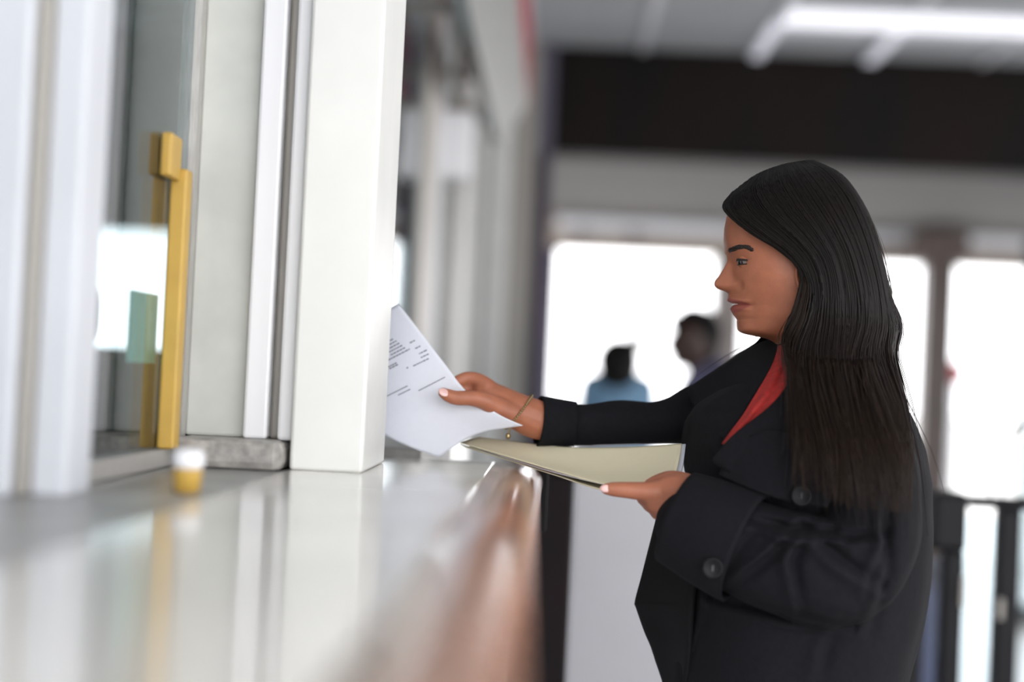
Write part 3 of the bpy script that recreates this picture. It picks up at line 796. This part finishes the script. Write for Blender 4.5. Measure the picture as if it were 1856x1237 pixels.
cV = crease(cV, [
    ([(1380, 945), (1440, 962), (1490, 962)], 10, .022), ([(1440, 965), (1400, 1010), (1330, 1065)], 9, .010), ([(1462, 968), (1440, 1020), (1452, 1090)], 10, .012),
    ([(1470, 965), (1520, 1010), (1580, 1050)], 11, .013), ([(1480, 958), (1540, 972), (1590, 968)], 9, .010), ([(1370, 960), (1330, 1010), (1300, 1060)], 9, .006),
    ([(1600, 930), (1606, 985), (1580, 1060)], 9, .010), ([(1245, 1055), (1300, 1085), (1420, 1118), (1530, 1134)], 8, .012), ([(1520, 1140), (1500, 1180), (1490, 1230)], 12, .006),
    ([(1295, 1080), (1270, 1150), (1240, 1237)], 5, .005), ([(1620, 860), (1612, 930), (1612, 1040), (1585, 1130)], 10, .010), ([(1400, 820), (1440, 880), (1450, 930)], 12, .006)])
coat = mk('coat', cV, cF, M_coat, person)
tex = bpy.data.textures.new('cloth_wave', 'CLOUDS'); tex.noise_scale = .09; tex.noise_depth = 1
dm = coat.modifiers.new('waves', 'DISPLACE'); dm.texture = tex; dm.strength = .007; dm.mid_level = .5; dm.texture_coords = 'GLOBAL'

# turned-back cuff of the near sleeve: an open wide tube
def open_tube(nm, pts, m, parent, thick=.004, sides=40, squash=None):
    Aa = np.array([[*p, r] for p, r in pts]); C = catmull(Aa, 16)
    v, f_ = tube_geo(C[:, :3], C[:, 3], sides, cap=False); f_ = f_[:-2]
    o = mk(nm, v, f_, m, parent)
    s = o.modifiers.new('thickness', 'SOLIDIFY'); s.thickness = thick; s.offset = 1
    return o
open_tube('cuff', [tors(1352, 995, -.203, .066), tors(1310, 976, -.193, .064), tors(1268, 956, -.182, .060), tors(1228, 938, -.172, .055)], M_coat, coat)
open_tube('cuff', [(at(1040, 769, 2.381), .0285), (at(1005, 767, 2.376), .0315), (at(976, 764, 2.371), .0325)], M_coat, coat, .003)

def w3(*pts): return [wp(*p) for p in pts]
# far collar / lapel
patch('lapel', [w3((1412, 612, .05), (1360, 634, .075), (1300, 672, .08), (1246, 708, .07)),
                w3((1420, 622, -.01), (1368, 668, -.03), (1325, 710, -.02), (1262, 740, .02)),
                w3((1418, 640, -.055), (1392, 684, -.10), (1356, 740, -.135), (1314, 800, -.15))], M_coat, coat, .006, 26, 20)
# red scarf with folds
def scarf_ripple(G):
    nv, nu = G.shape[:2]
    for j in range(nv):
        G[j, :, 1] += .0035 * math.sin(j / (nv - 1) * 5 * math.pi + .6)
    return G
patch('scarf', [w3((1412, 628, -.03), (1398, 668, -.095), (1362, 730, -.145), (1310, 806, -.160)),
                w3((1424, 628, -.05), (1414, 672, -.115), (1380, 730, -.160), (1318, 806, -.166)),
                w3((1436, 634, -.062), (1430, 680, -.128), (1398, 735, -.172), (1328, 804, -.172)),
                w3((1452, 640, -.07), (1446, 690, -.14), (1412, 745, -.18), (1336, 804, -.176))], M_scarf, person, .004, 36, 40, scarf_ripple)
# near lapel and storm flap with its button
patch('lapel', [w3((1442, 644, -.08), (1436, 684, -.15), (1398, 736, -.185), (1330, 790, -.185), (1288, 838, -.178)),
                w3((1470, 660, -.10), (1460, 715, -.18), (1425, 770, -.203), (1365, 815, -.200), (1310, 850, -.190)),
                w3((1500, 680, -.13), (1480, 750, -.195), (1440, 800, -.208), (1390, 835, -.205), (1330, 862, -.195))], M_coat, coat, .006, 26, 20)
patch('storm_flap', [w3((1340, 800, -.188), (1315, 835, -.188), (1304, 862, -.186)),
                     w3((1400, 780, -.205), (1385, 840, -.212), (1375, 893, -.214)),
                     w3((1450, 790, -.212), (1450, 850, -.220), (1440, 912, -.222)),
                     w3((1510, 800, -.225), (1515, 860, -.232), (1500, 920, -.236))], M_coat, coat, .006, 24, 24)

def button(px, py, off, r, nrm):
    c = wp(px, py, off); nrm = Vector(nrm).normalized()
    u_ = nrm.cross(Vector((0, 0, 1))).normalized(); v_ = nrm.cross(u_)
    Vb = []; n = 28
    for rr, h in ((r, 0), (r, .003), (r * .86, .0042), (r * .72, .0028), (r * .1, .0026)):
        Vb += [c + nrm * h + (u_ * math.cos(2 * math.pi * k / n) + v_ * math.sin(2 * math.pi * k / n)) * rr for k in range(n)]
    b = mk('button', Vb, grid_faces(n, 5, True) + [tuple(range(n)), tuple(range(4 * n, 5 * n))], M_button, coat)
    v, f_ = tube_geo([c + nrm * .004 - v_ * .003, c + nrm * .005, c + nrm * .004 + v_ * .003], [.0006] * 3, 6)
    for q in v: pass
    mk('thread', v, f_, M_thread, coat)
button(1453, 899, -.2290, .0125, (-.15, -1, .05))
button(1292, 1030, -.2600, .0125, (-.1, -1, .0))
# far front panel of the open coat
patch('front_panel', [w3((1215, 880, .02), (1196, 930, .03), (1180, 990, .04), (1166, 1045, .045), (1154, 1090, .05), (1156, 1102, .05), (1171, 1145, .055), (1188, 1188, .06), (1212, 1290, .06), (1200, 1500, .05), (1185, 1700, .05)),
                      w3((1240, 880, -.03), (1225, 930, -.03), (1214, 990, -.02), (1206, 1045, -.015), (1202, 1090, -.01), (1202, 1102, -.01), (1210, 1145, -.0), (1216, 1188, -.0), (1225, 1290, .0), (1220, 1500, -.01), (1210, 1700, -.01)),
                      w3((1275, 880, -.09), (1270, 930, -.09), (1264, 990, -.09), (1260, 1045, -.09), (1256, 1090, -.09), (1255, 1102, -.09), (1252, 1145, -.09), (1250, 1188, -.09), (1240, 1290, -.09), (1225, 1500, -.1), (1215, 1700, -.1))], M_coat2, coat, .006, 50, 14)

# trousers and shoes, below the picture
tg = []
for sgn_ in (-1, 1):
    hip = wp(1470, 1190, .07 * sgn_)
    tg.append(chain_geo([(hip, .10), (Vector((hip.x, hip.y, .47)), .075), (Vector((hip.x + .02, hip.y, .30)), .07), (Vector((hip.x + .01, hip.y, .09)), .065)]))
tV, tF = remeshed(*merge(*tg), .008, 3)
mk('trousers', tV, tF, M_trouser, person)
for sgn_ in (-1, 1):
    hx = wp(1470, 1190).x
    sg_ = [chain_geo([(Vector((hx + .04, YW + .07 * sgn_, .036)), .034), (Vector((hx - .05, YW + .07 * sgn_, .034)), .034), (Vector((hx - .13, YW + .07 * sgn_, .026)), .026)]),
           chain_geo([(Vector((hx + .02, YW + .07 * sgn_, .05)), .04), (Vector((hx + .01, YW + .07 * sgn_, .11)), .045)])]
    sV, sF = remeshed(*merge(*sg_), .006, 3)
    sV[:, 2] = np.maximum(sV[:, 2], .001)
    mk('shoe', sV, sF, M_shoe, person)

# bracelet of small beads with a charm
bc = at(941, 747, 2.3645); ax = (at(930, 741, 2.364) - at(962, 757, 2.366)).normalized()
ax = (ax + Vector((0, 0, .25))).normalized()
u_ = ax.cross(Vector((0, 0, 1))).normalized(); v_ = ax.cross(u_)
gs = []
for k in range(52):
    a = 2 * math.pi * k / 52
    gs.append(ellipsoid_geo(bc + (u_ * math.cos(a) * .0305 + v_ * math.sin(a) * .0290) , .0019, .0019, .0019, 8, 6))
bro = mk('bracelet', *merge(*gs), M_gold, person)
gs = []
for k in range(5):
    gs.append(ellipsoid_geo(at(925 - k * .8, 776 + k * 3, 2.345), .0012, .0012, .0018, 8, 6))
gs.append(ellipsoid_geo(at(921, 791, 2.345), .0035, .0025, .0045, 10, 8))
mk('charm', *merge(*gs), M_gold, bro)

# --- hair
G_NEAR = [
    [(1327, 350, 0), (1311, 372, -.022), (1322, 392, -.050), (1362, 424, -.070), (1415, 456, -.081), (1451, 495, -.088), (1440, 556, -.090), (1418, 612, -.092), (1438, 695, -.180), (1452, 790, -.228), (1456, 885, -.242)],
    [(1372, 317, 0), (1355, 350, -.045), (1378, 390, -.072), (1425, 432, -.087), (1462, 470, -.094), (1480, 520, -.098), (1478, 580, -.104), (1466, 645, -.130), (1474, 722, -.205), (1492, 812, -.250), (1502, 905, -.262)],
    [(1418, 299, 0), (1425, 325, -.050), (1452, 370, -.082), (1488, 420, -.098), (1515, 470, -.103), (1528, 530, -.106), (1526, 590, -.110), (1516, 650, -.140), (1530, 730, -.215), (1552, 822, -.262), (1566, 922, -.275)],
    [(1456, 292, 0), (1488, 312, -.042), (1524, 356, -.072), (1552, 412, -.086), (1572, 470, -.090), (1586, 530, -.092), (1590, 590, -.092), (1578, 650, -.115), (1596, 730, -.185), (1618, 822, -.235), (1628, 930, -.255)],
    [(1474, 291, 0), (1526, 318, 0), (1563, 368, 0), (1586, 420, 0), (1600, 480, 0), (1614, 540, 0), (1629, 592, 0), (1617, 645, -.02), (1644, 735, -.055), (1664, 822, -.100), (1671, 935, -.145)]]
G_FAR = [
    [(1474, 291, 0), (1526, 318, 0), (1563, 368, 0), (1586, 420, 0), (1600, 480, 0), (1612, 540, 0), (1622, 592, .01), (1612, 645, .02), (1630, 735, .04), (1645, 822, .06), (1650, 900, .07)],
    [(1456, 292, 0), (1488, 312, .042), (1520, 356, .072), (1545, 412, .086), (1562, 470, .090), (1570, 530, .092), (1570, 590, .092), (1560, 650, .11), (1560, 720, .16), (1565, 790, .19), (1570, 860, .2)],
    [(1418, 299, 0), (1425, 325, .050), (1448, 370, .082), (1480, 420, .096), (1500, 470, .1), (1505, 530, .1), (1490, 590, .105), (1470, 640, .115), (1450, 690, .135), (1430, 730, .15), (1410, 770, .16)],
    [(1372, 317, 0), (1358, 350, .045), (1378, 390, .072), (1420, 432, .085), (1440, 480, .09), (1440, 530, .09), (1425, 580, .09), (1400, 620, .10), (1365, 655, .11), (1330, 695, .10), (1300, 740, .09)],
    [(1327, 350, 0), (1313, 372, .022), (1328, 400, .050), (1360, 440, .068), (1388, 490, .078), (1398, 540, .082), (1392, 585, .085), (1372, 618, .09), (1335, 648, .10), (1290, 690, .095), (1256, 738, .075)]]

def guide_eval(G, s, u):
    """G guides x stations x 3, s in 0..1 over guides, u array 0..1 along"""
    Gk = np.array(G, float); k = Gk.shape[0]
    row = catmull(np.array([g.ravel() for g in Gk]), 2 * 0 + 201) if False else None
    t = s * (k - 1); i = min(int(t), k - 2); f = t - i
    def cr(a0, a1, a2, a3): return .5 * ((2 * a1) + (-a0 + a2) * f + (2 * a0 - 5 * a1 + 4 * a2 - a3) * f * f + (-a0 + 3 * a1 - 3 * a2 + a3) * f ** 3)
    p1, p2 = Gk[i], Gk[i + 1]
    p0 = Gk[i - 1] if i > 0 else 2 * p1 - p2; p3 = Gk[i + 2] if i + 2 < k else 2 * p2 - p1
    st = cr(p0, p1, p2, p3)
    C = catmull(st, 81)
    return np.stack([np.interp(u, np.linspace(0, 1, 81), C[:, c]) for c in range(3)], 1)

def shell(G, umax):
    nu, nv = 46, 70
    V_ = []
    for i in range(nu):
        P = guide_eval(G, i / (nu - 1), np.linspace(0, umax, nv))
        V_.append([wp(a, b, c * .97) for a, b, c in P])
    V_ = [V_[i][j] for j in range(nv) for i in range(nu)]
    return V_, grid_faces(nu, nv)
hs = merge(shell(G_NEAR, .80), shell(G_FAR, .80))
hair = mk('hair', hs[0], hs[1], M_hairbase, person)

def strands(G, N, seed, spread=1.0, tip=(.84, 1.0), out=-1, s_rng=(0, 1)):
    r_ = np.random.default_rng(seed)
    V_ = []; F_ = []; TIP = []
    n = 26
    for k in range(N):
        s = s_rng[0] + (s_rng[1] - s_rng[0]) * r_.random()
        clump = math.floor(s * 26) / 26 + 1 / 52
        e = r_.uniform(*tip)
        u = np.linspace(0.0, e, n)
        P = guide_eval(G, s, u)
        Pc = guide_eval(G, min(max(clump, 0), 1), u)
        wgt = (u ** 2 * .55)[:, None]
        P = P * (1 - wgt) + Pc * wgt
        ph_ = clump * 40
        amp = np.clip(u - .45, 0, 1) * 26
        P[:, 0] += amp * np.sin(u * 11 + ph_ * .35) * .9 + r_.normal(0, 1.3) + np.clip(u - .5, 0, 1) * r_.normal(0, 16) * spread
        P[:, 2] += out * (r_.uniform(.0, .006) + np.clip(u - .1, 0, .1) * .03 + np.clip(u - .5, 0, 1) * r_.uniform(0, .02))
        R0 = r_.uniform(.0005, .0012)
        R = R0 * np.interp(u / e, [0, .05, .75, 1], [.6, 1, 1, .12])
        W_ = np.array([tuple(wp(*q)) for q in P])
        v, f_ = tube_geo(W_, R, 3, cap=False)
        b = len(V_); V_ += v; F_ += [tuple(i + b for i in q) for q in f_[:-2]]
        br = r_.uniform(.35, 1.0)
        TIP += [float(np.clip((x - .55) / .45, 0, 1) * br) for x in u for _ in range(3)]
    return V_, F_, TIP
st = strands(G_NEAR, 2500, 3, 1.3, (.74, 1.03)); st2 = strands(G_FAR, 420, 5, 1.6, (.8, 1.0), 1)
def mk_fast(nm, V_, F_, m, parent):
    me = bpy.data.meshes.new(nm); me.from_pydata([tuple(v) for v in V_], [], F_)
    return link(nm, finish(me, m, True), parent)
o = mk_fast('hair_strands', *merge(st[:2], st2[:2]), M_hair, person); o['kind'] = 'stuff'
ta = o.data.attributes.new('tip', 'FLOAT', 'POINT'); ta.data.foreach_set('value', np.array(st[2] + st2[2], dtype=np.float32))
# loose fly-away hairs at the back outline
fl = []; 
r_ = np.random.default_rng(11)
for k in range(26):
    u = np.linspace(.25, r_.uniform(.55, .75), 20); P = guide_eval(G_NEAR, r_.uniform(.93, 1), u)
    w_ = np.sin((u - u[0]) / (u[-1] - u[0]) * math.pi)
    P[:, 0] += w_ * r_.uniform(2, 13); P[:, 2] += r_.uniform(-.02, .01)
    fl.append(tube_geo(np.array([tuple(wp(*q)) for q in P]), np.full(20, .00022), 3, cap=False))
for k in range(46):      # wisps in front of the chest
    u = np.linspace(r_.uniform(.5, .6), r_.uniform(.86, 1.0), 20); P = guide_eval(G_NEAR, r_.uniform(0, .14), u)
    w_ = (u - u[0]) / (u[-1] - u[0])
    P[:, 0] += w_ ** 1.6 * r_.normal(-22, 14); P[:, 2] -= .012 + w_ * .01
    fl.append(tube_geo(np.array([tuple(wp(*q)) for q in P]), np.linspace(.0006, .0002, 20), 3, cap=False))
for k in range(70):      # uneven ends over the back
    u = np.linspace(.7, 1.0, 20); P = guide_eval(G_NEAR, r_.uniform(.15, 1), u)
    w_ = (u - u[0]) / (u[-1] - u[0])
    P[:, 0] += w_ * r_.normal(0, 22); P[:, 1] += w_ * r_.uniform(-10, 45); P[:, 2] -= .016 + w_ * .006
    fl.append(tube_geo(np.array([tuple(wp(*q)) for q in P]), np.linspace(.0009, .0002, 20), 3, cap=False))
o = mk_fast('loose_hairs', *merge(*fl), M_hair, person)
ta = o.data.attributes.new('tip', 'FLOAT', 'POINT'); ta.data.foreach_set('value', np.full(len(o.data.vertices), .55, dtype=np.float32)); o['kind'] = 'stuff'

# ------------------------------------------------------------------ the sheet of paper
RE = [(948, 772, 2.320), (905, 752, 2.324), (862, 724, 2.3325), (834, 697, 2.3365), (800, 652, 2.345), (760, 600, 2.360), (722, 550, 2.378)]
MI = [(862, 788, 2.342), (828, 772, 2.345), (780, 752, 2.350), (760, 735, 2.352), (722, 690, 2.360), (685, 640, 2.373), (652, 590, 2.39)]
LE = [(795, 829, 2.352), (745, 812, 2.358), (695, 788, 2.362), (675, 772, 2.364), (645, 730, 2.372), (612, 680, 2.384), (580, 630, 2.40)]
nu, nv = 30, 44
rows = [catmull(np.array([tuple(at(*p)) for p in r]), nv) for r in (RE, MI, LE)]
PG = np.zeros((nv, nu, 3))
for j in range(nv): PG[j] = catmull(np.array([rows[0][j], rows[1][j], rows[2][j]]), nu)
sheet = mk('paper_sheet', PG.reshape(-1, 3), grid_faces(nu, nv), M_paper, None)
tag(sheet, 'bent white printed sheet of paper held out in her hand', 'paper')
s_ = sheet.modifiers.new('thickness', 'SOLIDIFY'); s_.thickness = .0003; s_.offset = 0
def page(u, v):
    fi = u * (nu - 1); fj = v * (nv - 1); i = min(int(fi), nu - 2); j = min(int(fj), nv - 2); a = fi - i; b = fj - j
    p = PG[j, i] * (1 - a) * (1 - b) + PG[j, i + 1] * a * (1 - b) + PG[j + 1, i] * (1 - a) * b + PG[j + 1, i + 1] * a * b
    e1 = PG[j, i + 1] - PG[j, i]; e2 = PG[j + 1, i] - PG[j, i]; n_ = np.cross(e1, e2); n_ /= np.linalg.norm(n_)
    if n_[1] > 0: n_ = -n_
    return p + n_ * .0006
tv = []; tf = []
def word(u0, u1, v, h):
    b = len(tv); k = 5
    for q in range(k + 1):
        uu = u0 + (u1 - u0) * q / k
        tv.append(page(uu, v)); tv.append(page(uu, v + h))
    for q in range(k): tf.append((b + 2 * q, b + 2 * q + 2, b + 2 * q + 3, b + 2 * q + 1))
def line(u0, u1, v, h=.0055, gap=.006):
    u = u0
    while u < u1:
        w = random.uniform(.014, .04); word(u, min(u + w, u1), v, h); u += w + gap
rr = random.Random(4)
for k, (ua, ub) in enumerate(((.28, .40), (.26, .42), (.25, .38), (.24, .44), (.23, .40), (.20, .50))): line(ua, ub, .855 - k * .016)
line(.10, .16, .80); line(.09, .15, .765); line(.06, .15, .735); line(.07, .16, .715); line(.10, .28, .695)
line(.40, .52, .745); line(.40, .50, .735); line(.33, .35, .70)
line(.08, .40, .575, .0045, .003); line(.46, .70, .62, .0045, .003); line(.46, .60, .60, .0045, .003)
o = mk('printed_text', tv, tf, M_ink, sheet, False); o['kind'] = 'stuff'

# ------------------------------------------------------------------ the folder
fo = empty('document_folder', at(1040, 840, 2.25)); tag(fo, 'cream manila folder with papers held open in her near hand', 'folder')
def A3(*pts): return [at(*p) for p in pts]
patch('cover', [A3((868, 793, 2.405), (940, 802, 2.385), (1030, 811, 2.350), (1110, 812, 2.310), (1180, 809, 2.270), (1236, 805, 2.240)),
                A3((845, 799, 2.390), (930, 822, 2.345), (1020, 842, 2.300), (1100, 852, 2.258), (1170, 852, 2.218), (1230, 838, 2.196)),
                A3((834, 803, 2.38), (925, 830, 2.312), (1010, 855, 2.252), (1085, 876, 2.200), (1150, 884, 2.156), (1222, 872, 2.150))], M_folder, fo, .0012, 40, 24)
patch('paper_stack', [A3((880, 797, 2.411), (1030, 812, 2.356), (1180, 810, 2.276), (1243, 806, 2.244)),
                      A3((860, 804, 2.396), (1020, 846, 2.306), (1170, 856, 2.224), (1238, 842, 2.202)),
                      A3((850, 810, 2.386), (1010, 858, 2.258), (1150, 887, 2.162), (1230, 876, 2.156))], M_paper, fo, .002, 30, 20)
patch('back_cover', [A3((870, 800, 2.416), (1030, 818, 2.362), (1180, 816, 2.284), (1238, 812, 2.252)),
                     A3((850, 812, 2.400), (1020, 856, 2.314), (1130, 872, 2.250), (1232, 850, 2.212)),
                     A3((834, 806, 2.386), (1000, 860, 2.272), (1110, 892, 2.190), (1225, 884, 2.166))], M_folder, fo, .0012, 30, 20)

# ------------------------------------------------------------------ two people in the background
def figure(nm, base, H, face, label, shirt, skin, hair_geo, extra=None, trousers=M_trouser, sw=1.0, hd=0.0, hf=0.0):
    """standing figure of height H at base; face = unit vector in the ground plane"""
    f_ = Vector((face[0], face[1], 0)).normalized(); l_ = Vector((-f_.y, f_.x, 0))
    def P(a, b, h):
        k = max(0.0, min(1.0, (h - .80) / .08))
        return Vector(base) + f_ * ((a + hf * k) * H) + l_ * (b * sw * H) + Vector((0, 0, (h - hd * k) * H))
    root = empty(nm, base); tag(root, label, 'person')
    ch_ = [[(P(0, 0, .80), .034 * H), (P(.005, 0, .86), .032 * H)],
           [(P(.0, 0, .905), .048 * H), (P(.004, 0, .94), .052 * H), (P(.0, 0, .955), .045 * H)], [(P(.03, 0, .885), .026 * H), (P(.035, 0, .92), .034 * H)], [(P(.062, 0, .905), .008 * H), (P(.055, 0, .93), .007 * H)],
           [(P(0, 0, .50), .09 * H), (P(0, 0, .62), .078 * H), (P(0, 0, .74), .09 * H)], [(P(0, -.08, .79), .036 * H), (P(0, .08, .79), .036 * H)]]
    for s in (-1, 1):
        ch_.append([(P(0, s * .055, .5), .055 * H), (P(0, s * .055, .28), .036 * H), (P(-.005, s * .055, .05), .024 * H)])
        ch_.append([(P(-.015, s * .055, .022), .02 * H), (P(.06, s * .055, .018), .018 * H)])
        ch_.append([(P(0, s * .115, .785), .034 * H), (P(-.01, s * .135, .63), .027 * H), (P(.06, s * .125, .50), .02 * H), (P(.085, s * .12, .455), .016 * H)])
        for q in range(4): ch_.append([(P(.085 + .006 * q, s * .12, .452), .0055 * H), (P(.098 + .008 * q, s * .116, .41), .004 * H)])
        ch_.append([(P(.09, s * .108, .455), .0055 * H), (P(.115, s * .10, .43), .0045 * H)])
    v, f2 = remeshed(*merge(*[chain_geo(c) for c in ch_]), .008, 3)
    mk('body', v, f2, skin, root)
    sh = [[(P(0, 0, .48), .10 * H), (P(0, 0, .62), .09 * H), (P(0, 0, .745), .098 * H)], [(P(0, -.095, .775), .045 * H), (P(0, 0, .795), .05 * H), (P(0, .095, .775), .045 * H)],
          [(P(0, -.05, .5), .085 * H), (P(0, -.05, .74), .075 * H)], [(P(0, .05, .5), .085 * H), (P(0, .05, .74), .075 * H)]]
    for s in (-1, 1): sh.append([(P(0, s * .115, .775), .042 * H), (P(-.01, s * .138, .63), .036 * H)])
    v, f2 = remeshed(*merge(*[chain_geo(c) for c in sh]), .01, 4)
    mk('shirt', v, f2, shirt, root)
    tr = []
    for s in (-1, 1): tr.append([(P(0, s * .05, .47), .075 * H), (P(0, s * .055, .28), .052 * H), (P(-.005, s * .055, .05), .044 * H)])
    v, f2 = remeshed(*merge(*[chain_geo(c) for c in tr]), .012, 3)
    mk('trousers', v, f2, trousers, root)
    hg = hair_geo(P, H)
    v, f2 = remeshed(*merge(*[chain_geo(c) for c in hg]), .008, 3)
    mk('hair', v, f2, M_hairbase, root)
    return root
def short_hair(P, H): return [[(P(-.022, 0, .90), .038 * H), (P(-.018, 0, .95), .052 * H), (P(.01, 0, .972), .042 * H), (P(.038, 0, .968), .026 * H)]]
def bun_hair(P, H): return [[(P(-.025, 0, .88), .058 * H), (P(-.012, 0, .935), .068 * H), (P(.015, 0, .95), .055 * H)], [(P(-.02, -.02, .96), .036 * H), (P(-.03, -.075, .985), .026 * H), (P(-.03, -.105, 1.005), .018 * H)]]
mpt = at(1262, 690, 7.1)
figure('person', (mpt.x + .085, 7.1, 0), 1.70, (-1, -.15), 'man in a lavender shirt standing before the bright doorway', M_lavshirt, M_darkskin, short_hair, hd=.045, hf=.06)
wpt = at(1120, 700, 8.6)
figure('person', (wpt.x, 8.6, 0), 1.66, (.1, 1), 'woman in a light blue top seen from behind in the doorway', M_blueshirt, M_darkskin, bun_hair, sw=.66, hd=.075, hf=-.02)
